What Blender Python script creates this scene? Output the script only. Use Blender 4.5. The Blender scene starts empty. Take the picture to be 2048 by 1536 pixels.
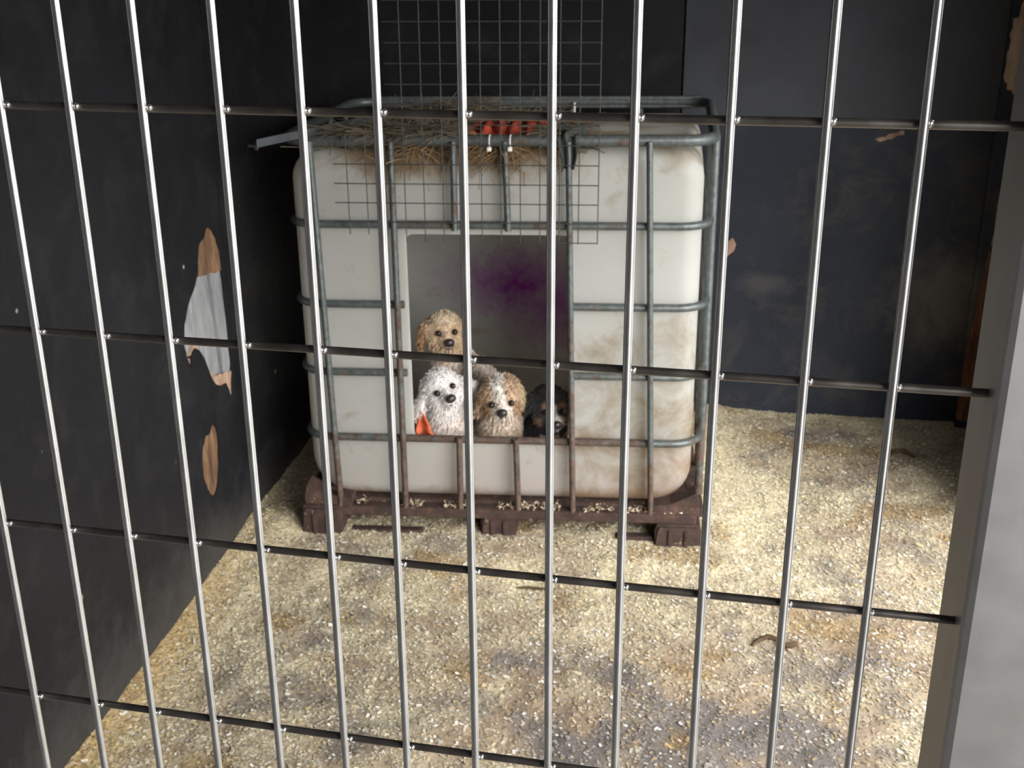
import bpy, bmesh, math, random
from mathutils import Vector, Matrix, noise, Euler
random.seed(7)
S = bpy.context.scene
COL = S.collection

# ------------------------------------------------------------------ camera
F_PX = 2264.8
CAM = Vector((0.0, -0.6394, 1.7))
fwd = Vector((-0.2000883, 0.91676952, -0.3456853))
rgt = Vector((0.97744013, 0.21113225, -0.00582821))
upv = Vector((-0.06764219, 0.33905284, 0.93833241))
cd = bpy.data.cameras.new('camera')
cam = bpy.data.objects.new('camera', cd)
COL.objects.link(cam)
cd.sensor_width = 36.0
cd.lens = 36.0 * F_PX / 2048.0
cd.clip_start = 0.02
cd.dof.use_dof = True
cd.dof.focus_distance = 0.85
cd.dof.aperture_fstop = 26.0
M = Matrix((rgt, upv, -fwd)).transposed().to_4x4()
M.translation = CAM
cam.matrix_world = M
S.camera = cam

# ------------------------------------------------------------------ light
S.view_settings.view_transform = 'Standard'
S.view_settings.look = 'None'
S.view_settings.gamma = 1.0
S.view_settings.use_curve_mapping = False
S.view_settings.exposure = 0.85
w = bpy.data.worlds.new('overcast')
S.world = w
w.use_nodes = True
bg = w.node_tree.nodes['Background']
bg.inputs[0].default_value = (0.93, 0.96, 1.0, 1)
bg.inputs[1].default_value = 1.9
sd = bpy.data.lights.new('overcast_sun', 'SUN')
sd.energy = 3.4
sd.angle = math.radians(50)
sd.color = (1.0, 0.97, 0.92)
so = bpy.data.objects.new('overcast_sun', sd)
COL.objects.link(so)
so.rotation_euler = Vector((-0.62, 0.62, -0.42)).to_track_quat('-Z', 'Y').to_euler()

# ------------------------------------------------------------------ helpers
def tag(o, label=None, cat=None, group=None, kind=None):
    if label: o['label'] = label
    if cat: o['category'] = cat
    if group: o['group'] = group
    if kind: o['kind'] = kind
    return o

def link(name, me, mat=None, parent=None):
    o = bpy.data.objects.new(name, me)
    COL.objects.link(o)
    if mat is not None and me is not None:
        me.materials.append(mat)
    if parent is not None:
        o.parent = parent
    return o

def empty(name, loc=(0, 0, 0), mat=None):
    o = bpy.data.objects.new(name, None)
    COL.objects.link(o)
    o.empty_display_size = 0.05
    o.location = loc
    return o

def obj(name, bm, mat, parent=None, smooth=False):
    me = bpy.data.meshes.new(name)
    bmesh.ops.recalc_face_normals(bm, faces=bm.faces[:])
    bm.to_mesh(me)
    bm.free()
    if smooth:
        for p in me.polygons:
            p.use_smooth = len(p.vertices) <= 4
    return link(name, me, mat, parent)

def box(bm, a, b, bev=0.0, seg=2):
    vs = [bm.verts.new((x, y, z)) for z in (a[2], b[2]) for y in (a[1], b[1]) for x in (a[0], b[0])]
    fs = [(0, 1, 3, 2), (4, 6, 7, 5), (0, 4, 5, 1), (2, 3, 7, 6), (0, 2, 6, 4), (1, 5, 7, 3)]
    faces = [bm.faces.new([vs[i] for i in f]) for f in fs]
    if bev > 0:
        es = list({e for f in faces for e in f.edges})
        bmesh.ops.bevel(bm, geom=es, offset=bev, segments=seg, affect='EDGES', profile=0.5)

def boxobj(name, a, b, mat, parent=None, bev=0.0):
    bm = bmesh.new()
    box(bm, a, b, bev)
    return obj(name, bm, mat, parent)

def tube(bm, pts, r, n=10, closed=False, caps=True, rads=None, flat=(1, 1)):
    pts = [Vector(p) for p in pts]
    rings = []
    N = len(pts)
    ref = None
    for i, p in enumerate(pts):
        if closed:
            d = (pts[(i + 1) % N] - pts[i - 1])
        else:
            d = pts[min(i + 1, N - 1)] - pts[max(i - 1, 0)]
        d.normalize()
        if ref is None:
            ref = Vector((0, 0, 1)) if abs(d.z) < 0.9 else Vector((1, 0, 0))
        a = d.cross(ref)
        if a.length < 1e-4:
            a = d.cross(Vector((0.3, 1, 0.2)))
        a.normalize()
        b = d.cross(a).normalized()
        ref = (-b) if (-b).dot(ref) > 0 else b
        rr = r if rads is None else rads[i]
        rings.append([bm.verts.new(p + a * (rr * flat[0] * math.cos(2 * math.pi * k / n)) + b * (rr * flat[1] * math.sin(2 * math.pi * k / n))) for k in range(n)])
    m = N if closed else N - 1
    for i in range(m):
        A, B = rings[i], rings[(i + 1) % N]
        for k in range(n):
            bm.faces.new((A[k], A[(k + 1) % n], B[(k + 1) % n], B[k]))
    if caps and not closed:
        bm.faces.new([bm.verts.new(v.co) for v in rings[0][::-1]])
        bm.faces.new([bm.verts.new(v.co) for v in rings[-1]])

def tubeobj(name, pts, r, mat, parent=None, **k):
    bm = bmesh.new()
    tube(bm, pts, r, **k)
    return obj(name, bm, mat, parent, smooth=True)

def polyplate(bm, pts, thick, tofn):
    """flat outline (u,v list) -> prism, mapped to 3-D by tofn(u, v, depth)"""
    A = [bm.verts.new(tofn(u, v, 0)) for u, v in pts]
    B = [bm.verts.new(tofn(u, v, thick)) for u, v in pts]
    bm.faces.new(A)
    bm.faces.new(B[::-1])
    n = len(pts)
    for i in range(n):
        bm.faces.new((A[i], B[i], B[(i + 1) % n], A[(i + 1) % n]))

def rough_outline(pts, amp, sub=4, seed=0.0):
    out = []
    n = len(pts)
    for i in range(n):
        a, b = Vector(pts[i]), Vector(pts[(i + 1) % n])
        for k in range(sub):
            p = a.lerp(b, k / sub)
            out.append((p.x + amp * noise.noise(Vector((p.x * 60, p.y * 60, seed))), p.y + amp * noise.noise(Vector((p.x * 60, p.y * 60, seed + 9)))))
    return out

# ------------------------------------------------------------------ materials
class NT:
    def __init__(s, name):
        s.m = bpy.data.materials.new(name)
        s.m.use_nodes = True
        s.t = s.m.node_tree
        s.n = s.t.nodes
        s.b = s.n['Principled BSDF']
        s.tc = s.n.new('ShaderNodeTexCoord')
    def link(s, a, b): s.t.links.new(a, b)
    def noise(s, scale, detail=4, rough=0.55, coord='Object', dist=0.0, scl=None):
        t = s.n.new('ShaderNodeTexNoise')
        t.inputs['Scale'].default_value = scale
        t.inputs['Detail'].default_value = detail
        t.inputs['Roughness'].default_value = rough
        t.inputs['Distortion'].default_value = dist
        src = s.tc.outputs[coord]
        if scl:
            mp = s.n.new('ShaderNodeMapping')
            mp.inputs['Scale'].default_value = scl
            s.link(src, mp.inputs[0])
            src = mp.outputs[0]
        s.link(src, t.inputs['Vector'])
        return t.outputs['Fac']
    def ramp(s, fac, stops, interp='LINEAR'):
        r = s.n.new('ShaderNodeValToRGB')
        r.color_ramp.interpolation = interp
        e = r.color_ramp.elements
        while len(e) < len(stops): e.new(0.5)
        for el, (p, c) in zip(e, stops):
            el.position = p
            el.color = tuple(c) + (1,) if hasattr(c, '__len__') else (c, c, c, 1)
        s.link(fac, r.inputs[0])
        return r.outputs[0]
    def mix(s, fac, a, b):
        mx = s.n.new('ShaderNodeMix')
        mx.data_type = 'RGBA'
        for sock, v in ((mx.inputs[0], fac), (mx.inputs[6], a), (mx.inputs[7], b)):
            if hasattr(v, 'is_linked') or hasattr(v, 'links'): s.link(v, sock)
            elif hasattr(v, '__len__'): sock.default_value = tuple(v) + (1,)
            else: sock.default_value = v
        return mx.outputs[2]
    def math(s, op, a, b=None, c=None):
        n = s.n.new('ShaderNodeMath')
        n.operation = op
        for i, v in enumerate((a, b, c)):
            if v is None: continue
            if hasattr(v, 'links'): s.link(v, n.inputs[i])
            else: n.inputs[i].default_value = v
        return n.outputs[0]
    def sep(s, coord='Object'):
        x = s.n.new('ShaderNodeSeparateXYZ')
        s.link(s.tc.outputs[coord], x.inputs[0])
        return x.outputs
    def col(s, v):
        if hasattr(v, 'links'): s.link(v, s.b.inputs['Base Color'])
        else: s.b.inputs['Base Color'].default_value = tuple(v) + (1,)
    def rough(s, v):
        if hasattr(v, 'links'): s.link(v, s.b.inputs['Roughness'])
        else: s.b.inputs['Roughness'].default_value = v
    def metal(s, v):
        if hasattr(v, 'links'): s.link(v, s.b.inputs['Metallic'])
        else: s.b.inputs['Metallic'].default_value = v
    def bump(s, h, strength=0.3, dist=0.01):
        b = s.n.new('ShaderNodeBump')
        b.inputs['Strength'].default_value = strength
        b.inputs['Distance'].default_value = dist
        s.link(h, b.inputs['Height'])
        s.link(b.outputs[0], s.b.inputs['Normal'])

def simple(name, c, rough=0.6, metal=0.0, var=0.25, scale=20, bump=0.0, coord='Object'):
    t = NT(name)
    n = t.noise(scale, coord=coord)
    lo = [x * (1 - var) for x in c]
    hi = [min(1, x * (1 + var)) for x in c]
    t.col(t.ramp(n, [(0.3, lo), (0.7, hi)]))
    t.rough(rough)
    t.metal(metal)
    if bump: t.bump(n, bump, 0.005)
    return t.m

def wall_mat(name, base, speck=0.5, dirt=(0.09, 0.075, 0.06), dirt_amt=0.5, smears_bands=()):
    t = NT(name)
    big = t.noise(2.2, 5)
    fine = t.noise(55, 3)
    c = t.ramp(big, [(0.3, [x * 0.75 for x in base]), (0.7, [x * 1.35 for x in base])])
    # scuffed dust and splash marks
    d = t.noise(5.5, 6, 0.7, dist=0.6)
    dm = t.ramp(d, [(0.50, 0.0), (0.78, dirt_amt)])
    c = t.mix(dm, c, dirt)
    # tiny chips
    v = t.n.new('ShaderNodeTexVoronoi')
    v.inputs['Scale'].default_value = 9
    v.inputs['Randomness'].default_value = 1
    t.link(t.tc.outputs['Object'], v.inputs['Vector'])
    ch = t.ramp(v.outputs['Distance'], [(0.05, 1.0), (0.075, 0.0)])
    gate = t.ramp(t.noise(2.7, 2), [(0.56, 0.0), (0.62, 1.0)])
    ch = t.math('MULTIPLY', t.math('MULTIPLY', ch, gate), speck)
    c = t.mix(ch, c, (0.45, 0.42, 0.36))
    if smears_bands:
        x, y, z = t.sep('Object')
        for cx, cz, rx, rz, k, cc in smears_bands:
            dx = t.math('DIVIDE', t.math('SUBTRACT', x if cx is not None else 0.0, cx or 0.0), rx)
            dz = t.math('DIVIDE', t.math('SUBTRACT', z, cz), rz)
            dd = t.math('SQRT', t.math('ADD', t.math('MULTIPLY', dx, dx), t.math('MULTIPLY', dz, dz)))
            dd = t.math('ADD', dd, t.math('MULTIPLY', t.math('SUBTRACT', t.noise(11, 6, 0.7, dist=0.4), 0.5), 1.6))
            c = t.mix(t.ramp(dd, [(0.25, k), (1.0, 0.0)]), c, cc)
    t.col(c)
    t.rough(t.ramp(fine, [(0.3, 0.42), (0.7, 0.6)]))
    t.bump(fine, 0.12, 0.003)
    t.b.inputs['Specular IOR Level'].default_value = 0.22
    return t.m

M_WALL_L = wall_mat('black_painted_ply', (0.0125, 0.0125, 0.0145), 0.9, (0.06, 0.055, 0.05), 0.35, [(None, 0.0, 1.0, 0.24, 0.55, (0.065, 0.062, 0.060))])  # last entry makes the sheet paler towards the floor
M_WALL_B = wall_mat('blue_black_painted_ply', (0.023, 0.027, 0.038), 0.9, (0.10, 0.09, 0.075), 0.55, [(0.70, 0.52, 0.20, 0.26, 0.75, (0.13, 0.11, 0.09)), (0.05, 0.55, 0.12, 0.06, 0.5, (0.09, 0.085, 0.08))])
M_WALL_BU = wall_mat('grey_black_painted_ply', (0.050, 0.053, 0.062), 0.6, (0.07, 0.07, 0.07), 0.3)
M_WALL_K = wall_mat('black_backing', (0.014, 0.014, 0.015), 0.2)
M_CEIL = simple('dark_ceiling', (0.035, 0.035, 0.035), 0.8, var=0.2, scale=3)
M_BLOCK = simple('dark_rendered_wall', (0.07, 0.07, 0.068), 0.85, var=0.2, scale=4)
M_GROUND = simple('concrete_ground', (0.34, 0.33, 0.31), 0.9, var=0.25, scale=3, bump=0.2)
M_SLAB = simple('floor_slab', (0.16, 0.15, 0.14), 0.9, var=0.2, scale=4)

def wood_wear(name, a, b, c):
    t = NT(name)
    n = t.noise(30, 5, 0.65, scl=(1, 1, 0.25))
    t.col(t.ramp(n, [(0.3, a), (0.5, b), (0.72, c)]))
    t.rough(0.85)
    t.bump(n, 0.6, 0.01)
    return t.m
M_PLYRAW = wood_wear('raw_chewed_ply', (0.05, 0.026, 0.014), (0.17, 0.09, 0.045), (0.36, 0.22, 0.12))
M_PLYPINK = wood_wear('raw_pinkish_ply', (0.22, 0.12, 0.08), (0.42, 0.27, 0.19), (0.55, 0.40, 0.29))
M_INSUL = wood_wear('grey_white_board', (0.17, 0.175, 0.18), (0.27, 0.275, 0.28), (0.38, 0.38, 0.375))
M_PINKBATT = wood_wear('pale_timber', (0.26, 0.17, 0.12), (0.46, 0.33, 0.25), (0.58, 0.45, 0.36))
M_REDBATT = wood_wear('red_brown_timber', (0.05, 0.018, 0.008), (0.13, 0.05, 0.022), (0.30, 0.13, 0.06))

def galv(name, lo, hi, rough=(0.2, 0.4), rust=0.0):
    t = NT(name)
    n = t.noise(40, 4)
    n2 = t.noise(9, 5, 0.65)
    c = t.ramp(n, [(0.3, lo), (0.7, hi)])
    met = 0.92
    if rust:
        rm = t.ramp(n2, [(0.62 - rust * 0.3, 0.0), (0.74 - rust * 0.3, 1.0)])
        c = t.mix(rm, c, (0.10, 0.05, 0.028))
        t.metal(t.ramp(rm, [(0, 0.9), (1, 0.0)]))
        t.rough(t.ramp(rm, [(0, (rough[0] + rough[1]) / 2), (1, 0.85)]))
    else:
        t.metal(met)
        t.rough(t.ramp(n, [(0.3, rough[0]), (0.7, rough[1])]))
    t.col(c)
    t.bump(n, 0.08, 0.002)
    return t.m
M_BAR = galv('bright_galvanised_bar', (0.62, 0.61, 0.60), (0.78, 0.77, 0.76), (0.15, 0.26))
M_XBAR = galv('dull_galvanised_bar', (0.16, 0.14, 0.13), (0.26, 0.24, 0.22), (0.3, 0.45))
M_STILE = galv('brushed_steel_stile', (0.40, 0.385, 0.38), (0.44, 0.425, 0.42), (0.5, 0.56))
M_WIRE = simple('dull_mesh_wire', (0.07, 0.074, 0.068), 0.55, 0.5, 0.2, 60)

def tube_mat(name):
    t = NT(name)
    x, y, z = t.sep('Object')
    n = t.noise(14, 5, 0.65)
    n3 = t.noise(60, 3)
    base = t.ramp(n3, [(0.3, (0.085, 0.098, 0.096)), (0.7, (0.15, 0.168, 0.164))])
    # more rust low down and round the doorway, clean towards the side rails
    low = t.ramp(z, [(0.12, 0.42), (0.42, 0.12), (0.8, 0.0)])
    mid = t.ramp(t.math('ABSOLUTE', x), [(0.28, 0.16), (0.5, 0.0)])
    f = t.math('ADD', t.math('ADD', n, low), mid)
    rm = t.ramp(f, [(0.66, 0.0), (0.80, 0.9)])
    rc = t.ramp(n3, [(0.3, (0.045, 0.025, 0.018)), (0.7, (0.12, 0.07, 0.045))])
    t.col(t.mix(rm, base, rc))
    t.metal(t.ramp(rm, [(0, 0.45), (1, 0.0)]))
    t.rough(t.ramp(rm, [(0, 0.45), (1, 0.8)]))
    t.bump(n3, 0.15, 0.003)
    return t.m
M_TUBE = tube_mat('weathered_cage_tube')

def rust_mat(name):
    t = NT(name)
    n = t.noise(22, 6, 0.7)
    n2 = t.noise(7, 4)
    c = t.ramp(n, [(0.3, (0.02, 0.012, 0.010)), (0.55, (0.055, 0.030, 0.023)), (0.78, (0.12, 0.068, 0.048))])
    dust = t.ramp(t.noise(35, 5, 0.7), [(0.62, 0.0), (0.72, 0.8)])
    c = t.mix(dust, c, (0.36, 0.29, 0.20))
    t.col(c)
    t.rough(0.9)
    t.bump(n, 0.5, 0.006)
    return t.m
M_RUST = rust_mat('rusted_pallet_steel')

def bottle_mat():
    t = NT('dirty_translucent_plastic')
    x, y, z = t.sep('Object')
    n = t.noise(3.0, 5, 0.6)
    n2 = t.noise(8, 6, 0.7, dist=0.5)
    c = t.ramp(n, [(0.3, (0.77, 0.77, 0.73)), (0.7, (0.84, 0.84, 0.82))])
    # tan scum: low on the right, and along the top edge
    lowr = t.math('MULTIPLY', t.ramp(z, [(0.2, 0.24), (0.62, 0.16), (0.8, 0.0)]), t.ramp(x, [(0.12, 0.1), (0.22, 1.0)]))
    top = t.ramp(z, [(1.08, 0.0), (1.19, 0.30)])
    # ramp positions are clamped to 0..1, so height is scaled first
    ztop = t.ramp(t.math('SUBTRACT', z, 0.5), [(0.61, 0.0), (0.70, 0.42)])
    low = t.ramp(z, [(0.155, 0.25), (0.205, 0.0)])
    ztop = t.math('MULTIPLY', ztop, t.ramp(t.math('ADD', x, 0.5), [(0.0, 0.5), (0.25, 1.0), (0.7, 1.0), (0.8, 0.35)]))
    f = t.math('ADD', t.math('ADD', t.math('ADD', n2, lowr), ztop), low)
    m = t.ramp(f, [(0.60, 0.0), (0.88, 0.85)])
    c = t.mix(m, c, (0.46, 0.33, 0.18))
    pk = t.math('MULTIPLY', t.ramp(z, [(0.2, 0.34), (0.36, 0.0)]), t.ramp(n, [(0.4, 0.2), (0.6, 1.0)]))
    c = t.mix(pk, c, (0.72, 0.52, 0.50))
    # purple marker spray on the inside of the back
    def blob(cx, cz, rx, rz):
        dx = t.math('DIVIDE', t.math('SUBTRACT', x, cx), rx)
        dz = t.math('DIVIDE', t.math('SUBTRACT', z, cz), rz)
        d = t.math('SQRT', t.math('ADD', t.math('MULTIPLY', dx, dx), t.math('MULTIPLY', dz, dz)))
        return t.ramp(t.math('ADD', d, t.math('MULTIPLY', t.math('SUBTRACT', t.noise(26, 5, 0.7), 0.5), 1.3)), [(0.0, 1.0), (1.0, 0.0)])
    sp = t.math('MAXIMUM', blob(-0.02, 0.60, 0.26, 0.16), t.math('MULTIPLY', blob(0.13, 0.52, 0.30, 0.20), 0.75))
    sp = t.math('MAXIMUM', sp, t.math('MULTIPLY', blob(-0.12, 0.60, 0.26, 0.15), 0.3))
    sp = t.math('MULTIPLY', sp, t.ramp(y, [(0.75, 0.0), (0.85, 1.0)]))
    c = t.mix(sp, c, (0.50, 0.07, 0.58))
    # brown muck low on the inside back
    t.col(c)
    t.rough(0.42)
    tr = t.n.new('ShaderNodeBsdfTranslucent')
    t.link(c, tr.inputs['Color'])
    ms = t.n.new('ShaderNodeMixShader')
    ms.inputs[0].default_value = 0.68
    t.link(t.b.outputs[0], ms.inputs[1])
    t.link(tr.outputs[0], ms.inputs[2])
    t.link(ms.outputs[0], t.n['Material Output'].inputs['Surface'])
    return t.m
M_BOTTLE = bottle_mat()

def vcol_mat(name, rough=0.9, var=0.25, scale=80, sheen=0.0):
    t = NT(name)
    a = t.n.new('ShaderNodeVertexColor')
    a.layer_name = 'Col'
    n = t.noise(scale, 4, 0.6)
    g = t.ramp(n, [(0.3, 1 - var), (0.7, 1.0)])
    mx = t.n.new('ShaderNodeMix')
    mx.data_type = 'RGBA'
    mx.blend_type = 'MULTIPLY'
    mx.inputs[0].default_value = 1
    t.link(a.outputs[0], mx.inputs[6])
    t.link(g, mx.inputs[7])
    t.col(mx.outputs[2])
    t.rough(rough)
    if sheen: t.b.inputs['Sheen Weight'].default_value = sheen
    return t.m
M_BED = vcol_mat('wood_shaving_bed', 0.95, 0.45, 140)
M_FLAKE = vcol_mat('wood_shaving_flakes', 0.9, 0.1, 40)
M_FUR = vcol_mat('puppy_fur', 0.9, 0.15, 120, 0.15)
M_HAY = vcol_mat('dry_hay', 0.9, 0.1, 40)
M_EYE = simple('dark_wet_eye', (0.012, 0.008, 0.006), 0.12, var=0.1)
M_NOSE = simple('dark_wet_nose', (0.02, 0.016, 0.016), 0.35, var=0.2)

def setcol(me, cols):
    """per-vertex colours"""
    a = me.color_attributes.new('Col', 'FLOAT_COLOR', 'POINT')
    buf = []
    for c in cols:
        buf += [c[0], c[1], c[2], 1.0]
    a.data.foreach_set('color', buf)

# ------------------------------------------------------------------ the place
HC = 2.25
tag(boxobj('ground', (-40, -40, -0.30), (40, 40, -0.12), M_GROUND), kind='structure')
tag(boxobj('floor', (-2.0, -2.4, -0.12), (0.95, 3.72, -0.012), M_SLAB), kind='structure')
tag(boxobj('ceiling', (-2.1, -2.4, HC), (1.3, 3.80, HC + 0.08), M_CEIL), kind='structure')
tag(boxobj('wall_front', (-2.1, -2.5, -0.12), (1.3, -2.4, HC), M_BLOCK), kind='structure')
tag(boxobj('wall_passage', (-2.1, -2.4, -0.12), (-1.32, -0.06, HC), M_BLOCK), kind='structure')

# left wall: runs through these two floor points, slightly out of square
WA = Vector((-1.413, 1.214, 0))
WD = (Vector((-1.511, 2.34, 0)) - WA).normalized()
WN = Vector((WD.y, -WD.x, 0))            # points into the pen
def WL(t, z, d=0.0):
    """t metres along the wall, z up, d metres INTO the wall"""
    return WA + WD * t + Vector((0, 0, z)) - WN * d

wl = tag(empty('wall_left', (-1.6, 1.6, 0)), kind='structure')
HOLE = [(1.060, 1.011), (1.035, 1.020), (1.005, 0.995), (0.965, 0.984), (0.945, 0.94), (0.936, 0.905), (0.90, 0.875), (0.855, 0.845), (0.815, 0.80), (0.80, 0.745), (0.808, 0.71), (0.83, 0.665), (0.838, 0.70),
        (0.87, 0.715), (0.905, 0.69), (0.93, 0.655), (0.955, 0.60), (0.985, 0.565), (1.03, 0.545), (1.06, 0.545), (1.085, 0.50), (1.10, 0.49), (1.11, 0.53), (1.127, 0.58),
        (1.127, 0.70), (1.118, 0.84), (1.108, 0.935), (1.088, 0.975)]
GOUGE = [(0.93, 0.468), (0.90, 0.445), (0.875, 0.448), (0.845, 0.42), (0.83, 0.38), (0.835, 0.33), (0.85, 0.295), (0.873, 0.262), (0.895, 0.252), (0.925, 0.268), (0.945, 0.31), (0.96, 0.37), (0.963, 0.42), (0.95, 0.45)]

def sheet_with_holes(name, rect, holes, thick, tofn, mat, parent):
    """plywood sheet with openings: 2-D filled curve turned into a mesh"""
    cu = bpy.data.curves.new(name, 'CURVE')
    cu.dimensions = '2D'
    cu.fill_mode = 'BOTH'
    cu.extrude = thick / 2
    for loop in [rect] + holes:
        sp = cu.splines.new('POLY')
        sp.points.add(len(loop) - 1)
        for p, (u, v) in zip(sp.points, loop):
            p.co = (u, v, 0, 1)
        sp.use_cyclic_u = True
    tmp = bpy.data.objects.new('tmp', cu)
    COL.objects.link(tmp)
    dg = bpy.context.evaluated_depsgraph_get()
    dg.update()
    me = bpy.data.meshes.new_from_object(tmp.evaluated_get(dg))
    bpy.data.objects.remove(tmp)
    for v in me.vertices:
        v.co = tofn(v.co.x, v.co.y, thick / 2 - v.co.z)
    me.name = name
    me.materials.clear()
    return link(name, me, mat, parent)

def child_fix(parent):
    """children were built in world space: cancel the parent's offset"""
    bpy.context.view_layer.update()
    inv = parent.matrix_world.inverted()
    for c in parent.children:
        c.matrix_parent_inverse = inv

hole_o = rough_outline(HOLE, 0.006, 3, 1.0)
gouge_o = rough_outline(GOUGE, 0.006, 3, 4.0)
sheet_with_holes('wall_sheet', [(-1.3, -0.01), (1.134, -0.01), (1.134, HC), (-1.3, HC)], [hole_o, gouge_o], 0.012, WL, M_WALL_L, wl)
bm = bmesh.new()
polyplate(bm, [(1.140, -0.01), (2.50, -0.01), (2.50, HC), (1.140, HC)], 0.012, lambda u, v, d: WL(u, v, d))
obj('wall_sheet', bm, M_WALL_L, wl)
# what the torn hole lays bare: chewed ply edge above, two pale boards with a gap below
bm = bmesh.new()
polyplate(bm, rough_outline([(0.93, 0.90), (1.125, 0.87), (1.125, 1.03), (0.93, 1.03)], 0.008, 8, 2.0), 0.010, lambda u, v, d: WL(u, v, d + 0.004))
obj('torn_ply', bm, M_PLYRAW, wl)
bm = bmesh.new()
polyplate(bm, [(0.78, 0.46), (1.062, 0.46), (1.025, 0.93), (0.78, 0.93)], 0.010, lambda u, v, d: WL(u, v, d + 0.014))
obj('backing_board', bm, M_INSUL, wl)
bm = bmesh.new()
polyplate(bm, [(1.078, 0.46), (1.132, 0.46), (1.132, 0.93), (1.042, 0.93)], 0.012, lambda u, v, d: WL(u, v, d + 0.010))
obj('backing_board', bm, M_INSUL, wl)
bm = bmesh.new()
polyplate(bm, rough_outline([(0.79, 0.66), (0.88, 0.735), (0.95, 0.62), (1.0, 0.585), (1.13, 0.56), (1.13, 0.46), (0.79, 0.46)], 0.012, 8, 6.0), 0.008, lambda u, v, d: WL(u, v, d + 0.005))
obj('torn_ply', bm, M_PLYPINK, wl)
bm = bmesh.new()
polyplate(bm, [(0.80, 0.23), (0.99, 0.23), (0.99, 0.49), (0.80, 0.49)], 0.010, lambda u, v, d: WL(u, v, d + 0.005))
obj('gouged_ply', bm, M_PLYRAW, wl)
bm = bmesh.new()
polyplate(bm, [(-1.3, -0.02), (2.55, -0.02), (2.55, HC), (-1.3, HC)], 0.06, lambda u, v, d: WL(u, v, d + 0.028))
obj('wall_backing', bm, M_WALL_K, wl)
child_fix(wl)

# back wall: separate painted sheets
YB = 3.69
wb = tag(empty('wall_back', (-0.3, YB, 0)), kind='structure')
CHIP = rough_outline([(0.405, 1.108), (0.44, 1.118), (0.475, 1.135), (0.50, 1.138), (0.505, 1.128), (0.478, 1.118), (0.455, 1.105), (0.42, 1.098)], 0.006, 3, 3.0)
CHIP2 = rough_outline([(-0.098, 0.715), (-0.075, 0.725), (-0.062, 0.70), (-0.068, 0.675), (-0.085, 0.66), (-0.097, 0.64), (-0.105, 0.67)], 0.006, 3, 7.0)
YBf = lambda u, v, d: Vector((u, YB + d, v))
sheet_with_holes('wall_sheet', [(-0.292, -0.01), (0.90, -0.01), (0.90, 1.152), (-0.292, 1.152)], [CHIP, CHIP2], 0.012, YBf, M_WALL_B, wb)
bm = bmesh.new(); polyplate(bm, [(-0.292, 1.160), (0.90, 1.160), (0.90, HC), (-0.292, HC)], 0.012, lambda u, v, d: YBf(u, v, d - 0.006)); obj('wall_sheet', bm, M_WALL_BU, wb)
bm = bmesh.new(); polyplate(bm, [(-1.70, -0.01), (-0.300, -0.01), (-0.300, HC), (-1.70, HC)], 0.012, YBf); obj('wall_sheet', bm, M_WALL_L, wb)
bm = bmesh.new(); polyplate(bm, [(0.38, 1.08), (0.53, 1.08), (0.53, 1.15), (0.38, 1.15)], 0.006, lambda u, v, d: YBf(u, v, d + 0.004)); obj('gouged_ply', bm, M_PLYPINK, wb)
bm = bmesh.new(); polyplate(bm, [(-0.12, 0.62), (-0.05, 0.62), (-0.05, 0.74), (-0.12, 0.74)], 0.006, lambda u, v, d: YBf(u, v, d + 0.004)); obj('gouged_ply', bm, M_PLYPINK, wb)
boxobj('wall_backing', (-1.75, YB + 0.016, -0.02), (1.0, YB + 0.08, HC), M_WALL_K, wb)
# corner batten, black paint worn to bare timber
boxobj('corner_batten', (0.800, YB - 0.045, -0.01), (0.862, YB - 0.007, HC), M_WALL_B, wb, 0.003)
def batten_wear(pts, mat, seed):
    bm = bmesh.new()
    polyplate(bm, rough_outline(pts, 0.008, 8, seed), 0.004, lambda u, v, d: Vector((u, YB - 0.047 + d, v)))
    obj('bare_timber', bm, mat, wb)
batten_wear([(0.802, 1.34), (0.815, 1.30), (0.855, 1.27), (0.858, 1.30), (0.858, 1.60), (0.835, 1.60), (0.822, 1.53), (0.806, 1.52)], M_PINKBATT, 1)
batten_wear([(0.838, 0.70), (0.858, 0.70), (0.858, 1.10), (0.846, 1.10)], M_PLYPINK, 3)
batten_wear([(0.802, 0.06), (0.858, 0.06), (0.858, 0.76), (0.836, 0.74), (0.815, 0.45), (0.803, 0.30)], M_REDBATT, 5)
child_fix(wb)
wr = tag(boxobj('wall_right', (0.865, 2.75, -0.012), (0.95, YB + 0.08, HC), M_WALL_B), kind='structure')

# ------------------------------------------------------------------ bedding
def fract(x, y, s, o=4, seed=0.0):
    return noise.fractal(Vector((x * s, y * s, seed)), 0.9, 2.1, o)
def wall_x(y): return WA.x + WD.x / WD.y * (y - WA.y)
T0 = Vector((-0.7097, 2.435, 0.0))
TANK_YAW = 0.1298
cY, sY = math.cos(TANK_YAW), math.sin(TANK_YAW)
def tank_local(x, y):
    dx, dy = x - T0.x, y - T0.y
    return dx * cY + dy * sY, -dx * sY + dy * cY
def sstep(a, b, x):
    t = max(0, min(1, (x - a) / (b - a)))
    return t * t * (3 - 2 * t)
def bed_h(x, y):
    h = 0.012 + 0.010 * fract(x, y, 3.0, 4, 1.0) + 0.004 * fract(x, y, 16.0, 3, 5.0)
    dw = x - wall_x(y)
    h += 0.03 * math.exp(-max(dw, 0) / 0.09) + 0.02 * math.exp(-max(YB - y, 0) / 0.12)
    lx, ly = tank_local(x, y)
    h += 0.022 * math.exp(-((lx + 0.72) ** 2 + (ly - 0.02) ** 2) / 0.012)
    ex, ey = max(abs(lx) - 0.64, 0), max(-0.10 - ly, ly - 1.0, 0)
    h += 0.030 * math.exp(-(ex * ex + ey * ey) / 0.02)
    return max(h, 0.001)
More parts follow.
